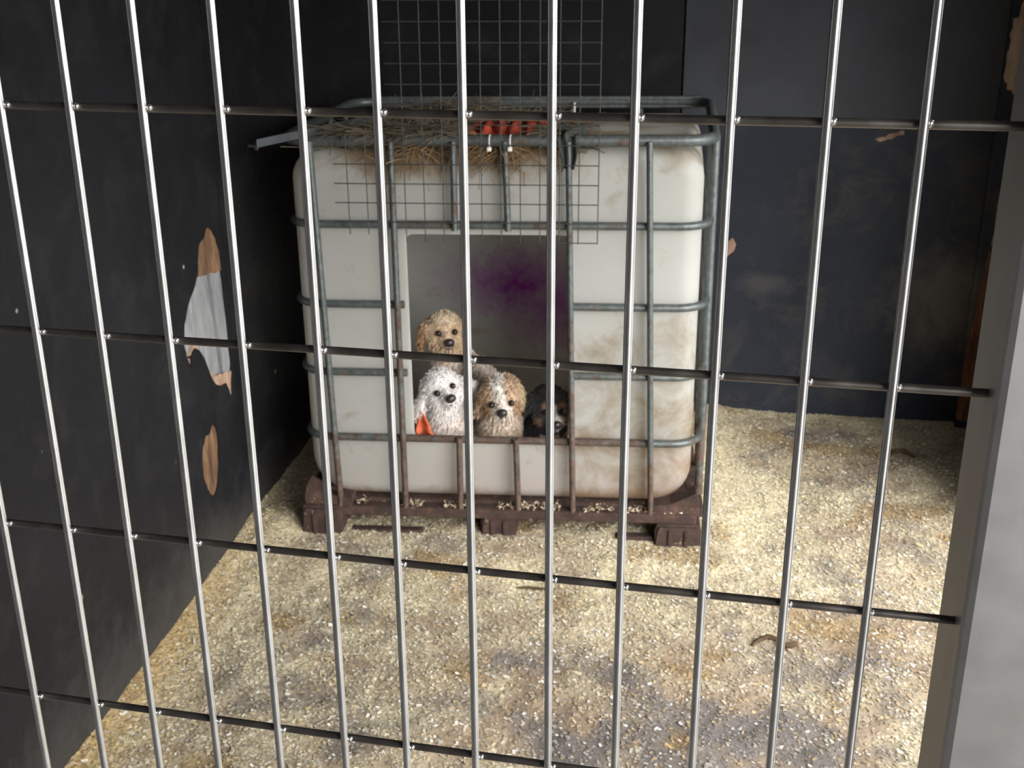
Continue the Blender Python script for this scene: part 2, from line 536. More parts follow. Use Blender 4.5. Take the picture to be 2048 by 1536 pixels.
def bed_dirt_light(x, y):
    """0 = clean fresh shavings and the painted daylight patch, 1 = trodden, damp and grey-brown"""
    d = 0.46 + 0.55 * fract(x, y, 1.7, 4, 20.0) + 0.50 * fract(x, y, 7.5, 5, 33.0)
    dw = x - wall_x(y)
    d -= 0.9 * math.exp(-max(dw, 0) / 0.16)
    d -= 0.75 * math.exp(-((x + 0.02) ** 2 / 0.10 + (y - 2.75) ** 2 / 0.20))  # pool of daylight right of the tank, painted in as paler shavings
    d -= 0.5 * math.exp(-max(YB - y, 0) / 0.15)
    d += 0.55 * math.exp(-((x - 0.05) ** 2 / 0.10 + (y - 1.65) ** 2 / 0.10))
    d += 0.25 * math.exp(-((x + 0.55) ** 2 / 0.12 + (y - 1.5) ** 2 / 0.2))
    return max(0, min(1, d))
CLEAN = Vector((0.82, 0.73, 0.50)); DIRTY = Vector((0.46, 0.35, 0.24)); GREY = Vector((0.22, 0.20, 0.19)); GOLD = Vector((0.68, 0.47, 0.19)); PALE = Vector((0.78, 0.73, 0.62))
def bed_col(x, y):
    d = bed_dirt_light(x, y)
    c = CLEAN.lerp(DIRTY, min(1, d * 1.1))
    g = sstep(0.05, 0.5, fract(x, y, 4.2, 5, 55.0) + 0.45 * math.exp(-((x - 0.1) ** 2 / 0.12 + (y - 1.6) ** 2 / 0.12)))
    c = c.lerp(GREY, g * d * 0.9)
    dw = x - wall_x(y)
    c = c.lerp(GOLD, 0.85 * math.exp(-(max(dw, 0) / 0.10) ** 2) * sstep(2.7, 1.7, y))
    c = c.lerp(Vector((0.40, 0.25, 0.08)), 0.6 * sstep(0.35, 0.6, fract(x, y, 4.0, 3, 71.0)))
    return c
NX, NY = 170, 240
X0, X1, Y0, Y1 = -1.66, 0.862, 0.10, YB
verts, cols = [], []
for j in range(NY + 1):
    y = Y0 + (Y1 - Y0) * j / NY
    wx = wall_x(y)
    for i in range(NX + 1):
        x = wx + (X1 - wx) * i / NX
        verts.append((x, y, bed_h(x, y)))
        cols.append(bed_col(x, y))
faces = [(j * (NX + 1) + i, j * (NX + 1) + i + 1, (j + 1) * (NX + 1) + i + 1, (j + 1) * (NX + 1) + i) for j in range(NY) for i in range(NX)]
me = bpy.data.meshes.new('shaving_bed')
me.from_pydata(verts, [], faces)
setcol(me, cols)
for p in me.polygons: p.use_smooth = True
tag(link('shaving_bed', me, M_BED), 'trodden bed of wood shavings covering the pen floor', 'bedding', kind='stuff')

verts, faces, cols = [], [], []
rnd = random.Random(11)
nfl = 0
while nfl < 150000:
    y = Y0 + (Y1 - Y0) * rnd.random() ** 1.0
    x = wall_x(y) + (X1 - wall_x(y)) * rnd.random()
    d = bed_dirt_light(x, y)
    if rnd.random() < d * 0.55: continue
    nfl += 1
    s = rnd.uniform(0.0014, 0.0034) * (1.6 if rnd.random() < 0.05 else 1)
    l = s * rnd.uniform(1.0, 2.2)
    a = rnd.uniform(0, math.pi)
    tx, ty = rnd.uniform(-0.3, 0.3), rnd.uniform(-0.3, 0.3)
    z = bed_h(x, y) + rnd.uniform(0.0003, 0.003)
    ca, sa = math.cos(a), math.sin(a)
    b = len(verts)
    for u, v in ((-l, -s), (l, -s), (l, s), (-l, s)):
        px, py = u * ca - v * sa, u * sa + v * ca
        verts.append((max(x + px, wall_x(y) + 0.001), min(y + py, YB - 0.001), z + px * tx + py * ty))
    faces.append((b, b + 1, b + 2, b + 3))
    c = bed_col(x, y)
    k = rnd.random()
    if k < 0.07: c = c.lerp(Vector((0.86, 0.83, 0.74)), 0.85)
    elif k < 0.35: c = c.lerp(PALE, rnd.uniform(0.2, 0.6) * (1 - 0.55 * d))
    elif k < 0.5: c = c.lerp(Vector((0.26, 0.17, 0.09)), rnd.uniform(0.15, 0.5))
    elif k < 0.62: c = c.lerp(GOLD, 0.45)
    elif k < 0.72: c = c.lerp(GREY, 0.5)
    c = c * rnd.uniform(0.85, 1.15)
    cols += [c] * 4
me = bpy.data.meshes.new('loose_shavings')
me.from_pydata(verts, [], faces)
setcol(me, cols)
tag(link('loose_shavings', me, M_FLAKE), 'loose pale wood flakes strewn over the bedding', 'wood shavings', kind='stuff')

# ------------------------------------------------------------------ tank kennel
tank = empty('tank_kennel', T0)
tank.rotation_euler = (0.0, -0.0045, TANK_YAW)
tag(tank, 'white plastic bulk tank in a tube cage, cut open as a puppy kennel', 'tank')
bpy.context.view_layer.update()
TM = tank.matrix_world.copy()
def TW(x, y, z): return TM @ Vector((x, y, z))

DEP = 0.95
# bottle: rounded hollow shell with the doorway cut out
bm = bmesh.new()
BX0, BX1, BZ0, BZ1 = -0.592, 0.578, 0.146, 1.222
BY0, BY1, BR = 0.014, DEP - 0.032, 0.055
def bottle_loop(y, ins):
    out = []
    x1 = BX1 + 0.06 * (y - BY0)
    for cx, cz, rr_, a0 in ((x1 - 0.12, BZ0 + 0.12, 0.12, -90), (x1 - 0.08, BZ1 - 0.08, 0.08, 0), (BX0 + 0.085, BZ1 - 0.085, 0.085, 90), (BX0 + 0.13, BZ0 + 0.13, 0.13, 180)):
        for k in range(9):
            a = math.radians(a0 + 90 * k / 8)
            out.append(bm.verts.new((cx + (rr_ - ins) * math.cos(a), y, cz + (rr_ - ins) * math.sin(a))))
    return out
loops = [bottle_loop(BY0 + BR * (1 - math.sin(math.radians(15 * k))), BR * (1 - math.cos(math.radians(15 * k)))) for k in range(6, -1, -1)]
loops += [bottle_loop(BY1 - BR * (1 - math.sin(math.radians(15 * k))), BR * (1 - math.cos(math.radians(15 * k)))) for k in range(0, 7)]
for A_, B_ in zip(loops, loops[1:]):
    for k in range(36):
        bm.faces.new((A_[k], A_[(k + 1) % 36], B_[(k + 1) % 36], B_[k]))
bm.faces.new(loops[0]); bm.faces.new(loops[-1][::-1])
bmesh.ops.recalc_face_normals(bm, faces=bm.faces[:])
me = bpy.data.meshes.new('bottle'); bm.to_mesh(me); bm.free()
bo = bpy.data.objects.new('tmpb', me); COL.objects.link(bo)
bm = bmesh.new()
OX0, OX1, OZ0, OZ1 = -0.262, 0.208, 0.352, 0.985
box(bm, (OX0, -0.3, OZ0), (OX1, 0.2, OZ1))
vert_es = [e for e in bm.edges if abs(e.verts[0].co.y - e.verts[1].co.y) > 0.3]
bmesh.ops.bevel(bm, geom=vert_es, offset=0.02, segments=3, affect='EDGES', profile=0.5)
bmesh.ops.recalc_face_normals(bm, faces=bm.faces[:])
mc = bpy.data.meshes.new('cut'); bm.to_mesh(mc); bm.free()
co = bpy.data.objects.new('tmpc', mc); COL.objects.link(co)
so_ = bo.modifiers.new('s', 'SOLIDIFY'); so_.thickness = 0.008; so_.offset = -1
bl = bo.modifiers.new('b', 'BOOLEAN'); bl.operation = 'DIFFERENCE'; bl.object = co; bl.solver = 'EXACT'
dg = bpy.context.evaluated_depsgraph_get(); dg.update()
me = bpy.data.meshes.new_from_object(bo.evaluated_get(dg))
bpy.data.objects.remove(bo); bpy.data.objects.remove(co)
me.name = 'bottle'
for p in me.polygons: p.use_smooth = True
me.set_sharp_from_angle(angle=math.radians(35))
me.materials.clear()
link('bottle', me, M_BOTTLE, tank)

RT = 0.0115
def ring(z, xw=0.60, y0=0.0, y1=DEP, rc=0.085, n=5):
    pts = []
    for cx, cy, a0 in ((xw - rc, y0 + rc, -90), (xw - rc, y1 - rc, 0), (-xw + rc, y1 - rc, 90), (-xw + rc, y0 + rc, 180)):
        for k in range(n + 1):
            a = math.radians(a0 + 90 * k / n)
            px_, py_ = cx + rc * math.cos(a), cy + rc * math.sin(a)
            pts.append((px_ + (0.065 * py_ if px_ > 0 else 0.0), py_, z))
    return pts
def open_ring(z, gap0, gap1, dip=0.0):
    p = ring(z)
    return [(gap1, 0.0, z)] + p + [(gap0, 0.0, z)]
ZA, ZB, ZC, ZD, ZT = 1.0155, 0.779, 0.568, 0.357, 1.252
for z in (ZA, ZD):
    tubeobj('cage_rail', ring(z), RT, M_TUBE, tank, closed=True)
for z in (ZB, ZC):
    tubeobj('cage_rail', open_ring(z, -0.272, 0.214), RT, M_TUBE, tank)
tubeobj('top_rail', ring(ZT), 0.0165, M_TUBE, tank, closed=True)
# flat capping strip along the back and the side of the top rail
bm = bmesh.new()
box(bm, (-0.52, DEP - 0.012, ZT - 0.022), (0.63, DEP + 0.014, ZT + 0.020), 0.006)
obj('rail_capping', bm, M_TUBE, tank)
VT = [(-0.516, -0.497), (-0.288, -0.292), (-0.114, -0.121), (0.030, 0.056), (0.204, 0.223), (0.424, 0.459)]
def vx(t, z):
    a = (z - 0.18) / (1.226 - 0.18)
    return t[1] + (t[0] - t[1]) * a
YV = -0.017
for i, t in enumerate(VT):
    spans = [(0.13, ZT)] if i not in (2, 3) else [(0.13, ZD + 0.012), (ZA - 0.012, ZT)]
    for a, b in spans:
        n = max(2, int((b - a) / 0.05))
        pts = [(vx(t, a + (b - a) * k / n), YV, a + (b - a) * k / n) for k in range(n + 1)]
        tubeobj('cage_upright', pts, 0.0125, M_TUBE, tank, flat=(1.0, 0.75))
for sx in (-1, 1):
    for yy in (0.12, 0.34, 0.60, 0.83):
        if sx < 0 and yy < 0.2: continue
        xs = sx * 0.606 + (0.065 * yy if sx > 0 else 0.0)
        tubeobj('cage_upright', [(xs, yy, 0.14), (xs, yy, 0.7), (xs, yy, ZT)], 0.0125, M_TUBE, tank)
for xx in (-0.42, -0.18, 0.18, 0.42):
    tubeobj('cage_upright', [(xx, DEP + 0.012, 0.14), (xx, DEP + 0.012, ZT - 0.02)], 0.0125, M_TUBE, tank)
# short pegs that carry the capping on the back rail
for xx in (0.19, 0.40):
    tubeobj('rail_peg', [(xx, DEP - 0.045, 1.205), (xx, DEP - 0.03, ZT)], 0.006, simple('pale_peg', (0.45, 0.45, 0.42), 0.5, 0.3), tank)
# pallet
def rb(name, a, b, bev=0.006, par=tank):
    return boxobj(name, a, b, M_RUST, par, bev)
rb('pallet_beam', (-0.60, -0.030, 0.104), (0.60, 0.022, 0.136))
rb('pallet_beam', (-0.60, DEP - 0.02, 0.104), (0.60, DEP + 0.03, 0.136))
for sx in (-1, 1):
    rb('pallet_beam', (sx * 0.60 - 0.025, 0.02, 0.104), (sx * 0.60 + 0.025, DEP - 0.02, 0.136))
rb('pallet_tray', (-0.575, 0.012, 0.130), (0.575, DEP - 0.01, 0.147), 0.006)
for xx in (-0.2, 0.2):
    rb('pallet_beam', (xx - 0.03, 0.02, 0.105), (xx + 0.03, DEP - 0.02, 0.132))
def foot(x, y, wx_, dy, h, r, fl=1.0):
    """pressed steel foot: rounded bottom corners, flared top"""
    bm = bmesh.new()
    prof = []
    n = 6
    for k in range(n + 1):
        a = math.radians(180 + 90 * k / n); prof.append((-wx_ + r + r * math.cos(a), r + r * math.sin(a)))
    for k in range(n + 1):
        a = math.radians(270 + 90 * k / n); prof.append((wx_ - r + r * math.cos(a), r + r * math.sin(a)))
    prof += [(wx_ * fl, h * 0.8), (wx_ * fl * 0.9, h), (-wx_ * fl * 0.9, h), (-wx_ * fl, h * 0.8)]
    polyplate(bm, prof, dy, lambda u, v, d: Vector((x + u, y + d, v)))
    es = [e for e in bm.edges if abs(e.verts[0].co.y - e.verts[1].co.y) < 1e-5]
    bmesh.ops.bevel(bm, geom=es, offset=0.008, segments=2, affect='EDGES')
    f = obj('foot', bm, M_RUST, tank)
    # pressed flute in the face
    for u in (-wx_ * 0.35, wx_ * 0.35):
        boxobj('foot_rib', (x + u - 0.006, y - 0.006, 0.03), (x + u + 0.006, y + 0.002, h * 0.85), M_RUST, f, 0.002)
    return f
for yy in (-0.045, 0.40, DEP - 0.07):
    foot(-0.555, yy, 0.062, 0.12, 0.138, 0.035, 1.0)
    foot(-0.005 if yy < 0 else 0.0, yy + (0.03 if yy < 0 else 0), 0.055, 0.10, 0.108, 0.010)
    foot(0.545, yy, 0.07, 0.12, 0.108, 0.018)
# moulded corner guards above the right and left feet
for sx in (-1, 1):
    bm = bmesh.new()
    pr = [(-0.10, 0), (0.045, 0), (0.048, 0.03), (0.035, 0.075), (0.01, 0.06), (-0.04, 0.035), (-0.10, 0.028)]
    polyplate(bm, [(sx * u, v) for u, v in pr], 0.06, lambda u, v, d: Vector((sx * 0.56 + u, -0.025 + d, 0.134 + v)))
    obj('corner_guard', bm, M_RUST, tank)
# skid bars between the feet, half buried
rb('skid_bar', (-0.47, -0.02, 0.0), (-0.24, 0.012, 0.052), 0.004)
rb('skid_bar', (0.36, -0.02, 0.0), (0.47, 0.012, 0.054), 0.004)

# shavings caught along the pallet beam
verts, faces, cols = [], [], []
rnd = random.Random(21)
for i in range(1500):
    lx = rnd.uniform(-0.59, 0.59)
    if fract(lx, 0.0, 7.0, 3, 3.0) < -0.12: continue
    ly = rnd.uniform(-0.028, 0.03)
    lz = 0.1375 + rnd.random() * 0.009
    a = rnd.uniform(0, math.pi); s_ = rnd.uniform(0.002, 0.005)
    b = len(verts)
    for u, v in ((-1, -0.6), (1, -0.6), (1, 0.6), (-1, 0.6)):
        verts.append((lx + s_ * (u * math.cos(a) - v * math.sin(a)), ly + s_ * (u * math.sin(a) + v * math.cos(a)), lz + s_ * u * rnd.uniform(-0.8, 0.8)))
    faces.append((b, b + 1, b + 2, b + 3))
    cols += [Vector((0.62, 0.52, 0.38)).lerp(Vector((0.25, 0.16, 0.09)), rnd.random() ** 2)] * 4
me = bpy.data.meshes.new('caught_shavings')
me.from_pydata(verts, [], faces)
setcol(me, cols)
tag(link('caught_shavings', me, M_FLAKE, tank), kind='stuff')

# loose flat bar lying askew on the cage top
lb = empty('loose_steel_bar', TW(-0.55, -0.08, 1.266))
tag(lb, 'loose flat grey steel bar overhanging the corner of the tank cage top', 'steel bar')
ldir = (TW(-0.36, 0.40, 1.268) - TW(-0.605, -0.235, 1.268))
lb.rotation_euler = (0, 0, math.atan2(ldir.y, ldir.x))
L = ldir.length
bm = bmesh.new(); box(bm, (-0.165, -0.017, 0), (L - 0.165, 0.017, 0.006), 0.0015); obj('flange', bm, simple('grey_steel', (0.10, 0.11, 0.115), 0.5, 0.5, 0.2), lb)
bm = bmesh.new(); box(bm, (-0.165, -0.017, 0.005), (L - 0.165, -0.012, 0.022), 0.0015); obj('upstand', bm, simple('grey_steel_b', (0.10, 0.11, 0.115), 0.5, 0.5, 0.2), lb)
tubeobj('bolt', [(-0.150, 0, -0.008), (-0.150, 0, 0.014)], 0.007, M_RUST, lb, n=6)

# ------------------------------------------------------------------ wire panel hung in front of the tank
PM = Matrix.Translation(TW(0, -0.044, 0)) @ Matrix.Rotation(TANK_YAW, 4, 'Z')
wp = empty('wire_mesh_panel')
wp.matrix_world = PM
tag(wp, 'thin square welded wire mesh panel hung against the tank front and above it', 'wire mesh')
PS = 0.0535
pxr = 0.282
zb = 0.975
rw = 0.0016
NZ = int((HC - zb) / PS)
for k in range(14):
    x = pxr - k * PS
    if k < 11: tubeobj('mesh_wire', [(x, 0, zb), (x, 0, HC - 0.004)], rw, M_WIRE, wp, n=5)
    else: tubeobj('mesh_wire', [(x, 0, zb + 0.02), (x, 0, zb + 0.30)], rw, M_WIRE, wp, n=5)
for j in range(NZ + 1):
    z = zb + 0.003 + j * PS
    x0 = pxr - 13.7 * PS if j in (1, 2, 3, 4) else (pxr - 11 * PS + 0.01 if j > 5 else pxr - 9 * PS)
    if j == 0: x0 = pxr - 3 * PS
    tubeobj('mesh_wire', [(x0, -0.003, z), (pxr, -0.003, z)], rw, M_WIRE, wp, n=5)

# ------------------------------------------------------------------ hay and odds on the tank top
rnd = random.Random(5)
verts, faces, cols = [], [], []
def strand(p, d, l, w_, c, sag=0.0):
    d = d.normalized()
    s = d.cross(Vector((0, 0, 1)))
    if s.length < 0.1: s = Vector((1, 0, 0))
    s = s.normalized() * w_
    prev = None
    for k in range(4):
        q = p + d * (l * k / 3) + Vector((0, 0, -sag * (k / 3) ** 2))
        b = len(verts)
        verts.extend([q - s, q + s, q + Vector((0, 0, w_ * 1.5))])
        cols.extend([c] * 3)
        if prev is not None:
            for a_, b_ in ((0, 1), (1, 2), (2, 0)):
                faces.append((prev + a_, prev + b_, b + b_, b + a_))
        prev = b
for i in range(3400):
    lx = rnd.gauss(-0.17, 0.19)
    ly = rnd.uniform(0.02, 0.86)
    if lx < -0.50 or lx > 0.27: continue
    if -0.13 < lx < 0.15 and 0.02 < ly < 0.46: continue
    top = 1.222 + 0.045 * math.exp(-((lx + 0.2) / 0.22) ** 2) * rnd.random()
    d = Vector((rnd.gauss(0, 1), rnd.gauss(0, 1), rnd.gauss(0, 0.12)))
    c = Vector((0.17, 0.125, 0.075)).lerp(Vector((0.06, 0.055, 0.04)), rnd.random()) * rnd.uniform(0.7, 1.3)
    strand(TW(lx, ly, top), d, rnd.uniform(0.04, 0.12), 0.0011, c)
for i in range(380):
    lx = rnd.choice((rnd.gauss(-0.22, 0.06), rnd.gauss(0.0, 0.10), rnd.gauss(0.0, 0.02)))
    d = TM.to_3x3() @ Vector((rnd.gauss(0, 1), rnd.gauss(-0.25, 0.25), rnd.gauss(-0.25, 0.3)))
    c = Vector((0.34, 0.21, 0.09)).lerp(Vector((0.13, 0.08, 0.04)), rnd.random())
    p = TW(lx, rnd.uniform(-0.004, 0.05), rnd.uniform(1.19, 1.265))
    strand(p, d, rnd.uniform(0.03, 0.09), 0.0011, c, rnd.uniform(0, 0.03))
for i in range(1500):
    lx = rnd.uniform(-0.46, 0.16)
    d = TM.to_3x3() @ Vector((rnd.gauss(0, 1), rnd.gauss(0, 0.25), rnd.gauss(0, 0.10)))
    c = Vector((0.15, 0.115, 0.07)).lerp(Vector((0.045, 0.045, 0.035)), rnd.random())
    if -0.13 < lx < 0.14: continue
    strand(TW(lx, rnd.uniform(-0.022, 0.10), 1.268 + 0.012 * rnd.random()), d, rnd.uniform(0.03, 0.09), 0.0013, c, rnd.uniform(0, 0.012))
me = bpy.data.meshes.new('hay_bedding')
me.from_pydata([tuple(v) for v in verts], [], faces)
setcol(me, cols)
tag(link('hay_bedding', me, M_HAY), 'matted brown hay heaped on the tank top and spilling over', 'hay', kind='stuff')

def cloth(name, fn, nu, nv, thick, mat):
    bm = bmesh.new()
    g = [[bm.verts.new(fn(u / nu, v / nv)) for u in range(nu + 1)] for v in range(nv + 1)]
    for v in range(nv):
        for u in range(nu):
            bm.faces.new((g[v][u], g[v][u + 1], g[v + 1][u + 1], g[v + 1][u]))
    bmesh.ops.recalc_face_normals(bm, faces=bm.faces[:])
    ret = bmesh.ops.solidify(bm, geom=bm.faces[:], thickness=thick)
    return obj(name, bm, mat, None, True)
M_RED = simple('faded_red_plastic', (0.60, 0.10, 0.055), 0.5, var=0.45, scale=14)
def redfn(u, v):
    x = -0.10 + 0.225 * u + 0.012 * fract(u * 3, v * 3, 2, 3, 4)
    y = 0.10 + 0.30 * v
    z = 1.240 + 0.034 * math.sin(math.pi * v) * (0.6 + 0.4 * u) + 0.004 * math.sin(u * 34) * (1 - 0.3 * v) + 0.01 * fract(u, v, 5, 3, 8)
    return TW(x, y, z)
tag(cloth('red_plastic_sheet', redfn, 40, 16, 0.003, M_RED), 'crumpled faded red plastic sheet on the hay atop the tank', 'plastic sheet')
M_DARKC = simple('dark_green_cloth', (0.035, 0.045, 0.042), 0.85, var=0.35, scale=25)
def ragfn(u, v):
    x = 0.165 + 0.085 * u * (1 - 0.65 * v) + 0.02 * v
    k = v * 1.35
    if k < 0.8: y, z = 0.16 - 0.18 * (k / 0.8), 1.272
    else: y, z = -0.024, 1.272 - 0.10 * (k - 0.8) / 0.55
    return TW(x + 0.006 * math.sin(v * 9), y + 0.006 * math.sin(u * 11), z + 0.008 * math.sin(u * 9 + v * 6))
tag(cloth('dark_rag', ragfn, 14, 26, 0.004, M_DARKC), 'dark green rag draped over the front rail of the tank cage', 'rag')
M_TAG = simple('white_tie', (0.75, 0.75, 0.72), 0.5, var=0.1)
for i, xx in enumerate((-0.012, 0.045)):
    o = tubeobj('cable_tie', [(xx, -0.018 + 0.0185 * math.cos(a) + 0.0, 1.252 + 0.0175 * math.sin(a)) for a in [k * math.pi / 6 for k in range(12)]], 0.0022, M_TAG, None, closed=True, n=6)
    bm = bmesh.new(); bm.from_mesh(o.data); box(bm, (xx - 0.006, -0.042, 1.228), (xx + 0.006, -0.034, 1.240), 0.002); bm.to_mesh(o.data); bm.free()
    o.matrix_world = TM
    tag(o, 'small white tie on the cage top rail, ' + ('farther from the dark rag' if i == 0 else 'nearer the dark rag'), 'cable tie', 'white ties on the top rail')

# ------------------------------------------------------------------ puppies
def ell(bm, c, r, rot=None):
    m = Matrix.Translation(Vector(c)) @ (rot.to_4x4() if rot is not None else Matrix.Identity(4)) @ Matrix.Diagonal((r[0], r[1], r[2], 1))
    bmesh.ops.create_icosphere(bm, subdivisions=3, radius=1.0, matrix=m)

def limb(bm, pts, rads):
    tube(bm, pts, 0.01, n=12, rads=rads)
    for p, r_ in ((pts[0], rads[0]), (pts[-1], rads[-1])):
        ell(bm, p, (r_, r_, r_))

def puppy(name, label, head_local, head_rot, body_fn, head_fn, colfn, eyes, nose, fur_len, seed, group='puppies in the tank kennel', mouth=True):
    """head_local: head centre in tank space, head_rot: Euler of the head in tank space (face looks along -Y)"""
    HM = Matrix.Translation(Vector(head_local)) @ head_rot.to_matrix().to_4x4()
    bm = bmesh.new()
    head_fn(bm)
    bmesh.ops.transform(bm, matrix=HM, verts=bm.verts[:])
    body_fn(bm)
    me = bpy.data.meshes.new(name); bm.to_mesh(me); bm.free()
    o = bpy.data.objects.new('tmp', me); COL.objects.link(o)
    rm = o.modifiers.new('r', 'REMESH'); rm.mode = 'VOXEL'; rm.voxel_size = 0.0048
    sm = o.modifiers.new('s', 'SMOOTH'); sm.factor = 0.6; sm.iterations = 5
    dg = bpy.context.evaluated_depsgraph_get(); dg.update()
    me = bpy.data.meshes.new_from_object(o.evaluated_get(dg))
    bpy.data.objects.remove(o)
    me.name = name
    HI = HM.inverted()
    cols = []
    for v in me.vertices:
        cols.append(colfn(HI @ v.co, v.co))
    setcol(me, cols)
    for p in me.polygons: p.use_smooth = True
    dog = link(name, me, M_FUR)
    dog.matrix_world = TM
    tag(dog, label, 'puppy', group)
    # fur: short tapered tufts rooted on the skin, swept down and back
    rnd = random.Random(seed)
    fv, ff, fc = [], [], []
    polys = me.polygons
    vs = me.vertices
    eye_pts = [HM @ Vector(e) for e in eyes] + [HM @ Vector(nose)]
    count = 15000
    idx = [rnd.randrange(len(polys)) for _ in range(count)]
    for i in idx:
        p = polys[i]
        if p.center.y > head_local[1] + 0.14: continue
        nrm = p.normal
        c = p.center
        near = min((c - e).length for e in eye_pts)
        if near < 0.014: continue
        ln = fur_len * rnd.uniform(0.5, 1.2) * (0.55 if near < 0.035 else 1.0)
        sw = Vector((noise.noise(c * 28), noise.noise(c * 28 + Vector((7, 3, 1))), noise.noise(c * 28 + Vector((2, 9, 4))))) * 0.8
        d = (nrm + sw + Vector((0, 0, -0.45))).normalized()
        if d.dot(nrm) < 0.2: d = (d + nrm * 0.5).normalized()
        s = nrm.cross(Vector((rnd.gauss(0, 1), rnd.gauss(0, 1), rnd.gauss(0, 1)))).normalized() * rnd.uniform(0.0012, 0.0024)
        b = len(fv)
        base = c - nrm * 0.001
        mid = base + d * ln * 0.55 + nrm * ln * 0.12
        fv += [base - s, base + s, mid - s * 0.7, mid + s * 0.7, base + d * ln + Vector((0, 0, -0.25 * ln))]
        ff += [(b, b + 1, b + 3, b + 2), (b + 2, b + 3, b + 4)]
        col = cols[p.vertices[0]] * rnd.uniform(0.82, 1.15)
        fc += [col * 0.85, col * 0.85, col, col, col * 1.05]
    fm = bpy.data.meshes.new('fur')
    fm.from_pydata([tuple(v) for v in fv], [], ff)
    setcol(fm, fc)
    fo = link('fur', fm, M_FUR, dog)
    tag(fo, kind='stuff')
    for e in eyes:
        bm = bmesh.new(); ell(bm, HM @ Vector(e), (0.0095, 0.0095, 0.0095)); obj('eye', bm, M_EYE, dog, True)
    bm = bmesh.new()
    ell(bm, HM @ Vector(nose), (0.0165, 0.011, 0.0135), head_rot.to_matrix())
    obj('nose', bm, M_NOSE, dog, True)
    if mouth:
        pts = [HM @ Vector((nose[0] + 0.02 * k / 3, nose[1] + 0.006 + 0.0022 * k * k, nose[2] - 0.022 + 0.0007 * k * k)) for k in range(-3, 4)]
        bm = bmesh.new(); tube(bm, pts, 0.0022, n=6); obj('mouth', bm, M_NOSE, dog, True)
    return dog

def std_head(bm, ear_drop=0.02, ear_out=0.066, ear_len=0.045, ear_tilt=0.35, muzzle=1.0, skull=1.0):
    k = skull
    ell(bm, (0, 0.004, 0.004), (0.060 * k, 0.060, 0.056 * k))
    ell(bm, (0, -0.012, 0.028), (0.046 * k, 0.042, 0.036))
    ell(bm, (-0.024, -0.028, -0.022), (0.032, 0.034, 0.03)); ell(bm, (0.024, -0.028, -0.022), (0.032, 0.034, 0.03))
    ell(bm, (0, -0.058 * muzzle, -0.022), (0.029, 0.036, 0.023))
    ell(bm, (0, -0.050 * muzzle, -0.038), (0.023, 0.028, 0.014))
    ell(bm, (0, -0.050, 0.002), (0.012, 0.026, 0.012))
    for sx in (-1, 1):
        R = Euler((0, -sx * ear_tilt, 0)).to_matrix()
        ell(bm, (sx * ear_out, 0.006, -ear_drop), (0.014, 0.028, ear_len), R)

def sit_body(hx, hy, hz, floor=0.1555, lean=0.0, w=0.97):
    def fn(bm):
        chest = Vector((hx + lean, hy + 0.055, floor + (hz - floor) * 0.52))
        limb(bm, [(hx, hy + 0.02, hz - 0.02), ((hx + chest.x) / 2, hy + 0.04, (hz + chest.z) / 2), chest], [0.046 * w, 0.056 * w, 0.07 * w])
        ell(bm, chest + Vector((0, 0, -0.01)), (0.072 * w, 0.066, 0.088))
        ell(bm, (chest.x, hy + 0.13, floor + 0.085), (0.074 * w, 0.10, 0.082))
        for sx in (-1, 1):
            limb(bm, [(chest.x + sx * 0.042, hy + 0.03, chest.z - 0.02), (chest.x + sx * 0.046, hy + 0.022, floor + 0.055), (chest.x + sx * 0.046, hy + 0.012, floor + 0.018)], [0.032, 0.022, 0.018])
            ell(bm, (chest.x + sx * 0.047, hy - 0.004, floor + 0.015), (0.020, 0.030, 0.015))
            ell(bm, (chest.x + sx * 0.066, hy + 0.165, floor + 0.055), (0.034, 0.058, 0.055))
            ell(bm, (chest.x + sx * 0.078, hy + 0.115, floor + 0.016), (0.02, 0.045, 0.016))
        limb(bm, [(chest.x, hy + 0.215, floor + 0.05), (chest.x + 0.04, hy + 0.25, floor + 0.06), (chest.x + 0.07, hy + 0.255, floor + 0.10)], [0.022, 0.018, 0.012])
    return fn

def V(*a): return Vector(a)
EYES = [(-0.0265, -0.053, 0.008), (0.0265, -0.053, 0.008)]
NOSE = (0, -0.094, -0.014)

# white puppy
WHITE = V(0.80, 0.77, 0.75)
def col_white(h, b):
    c = WHITE.copy()
    n = noise.noise(b * 30)
    c = c.lerp(V(0.68, 0.60, 0.55), 0.35 * max(0, n) + 0.25 * sstep(-0.01, -0.07, h.z) * sstep(0.02, -0.03, h.y))
    if h.length > 0.11: c = c.lerp(V(0.72, 0.56, 0.47), 0.45)
    for e in EYES:
        c = c.lerp(V(0.35, 0.25, 0.22), 0.6 * sstep(0.018, 0.010, (h - Vector(e)).length))
    return c
hw = (-0.184, 0.085, 0.488)
puppy('white_puppy', 'white curly puppy with head tilted at the tank doorway, beside orange cloth', hw, Euler((-0.15, -0.33, 0.44)), sit_body(*hw, lean=0.01),
      lambda bm: std_head(bm, ear_drop=0.022, ear_out=0.080, ear_len=0.050, ear_tilt=0.8), col_white, EYES, NOSE, 0.013, 1)

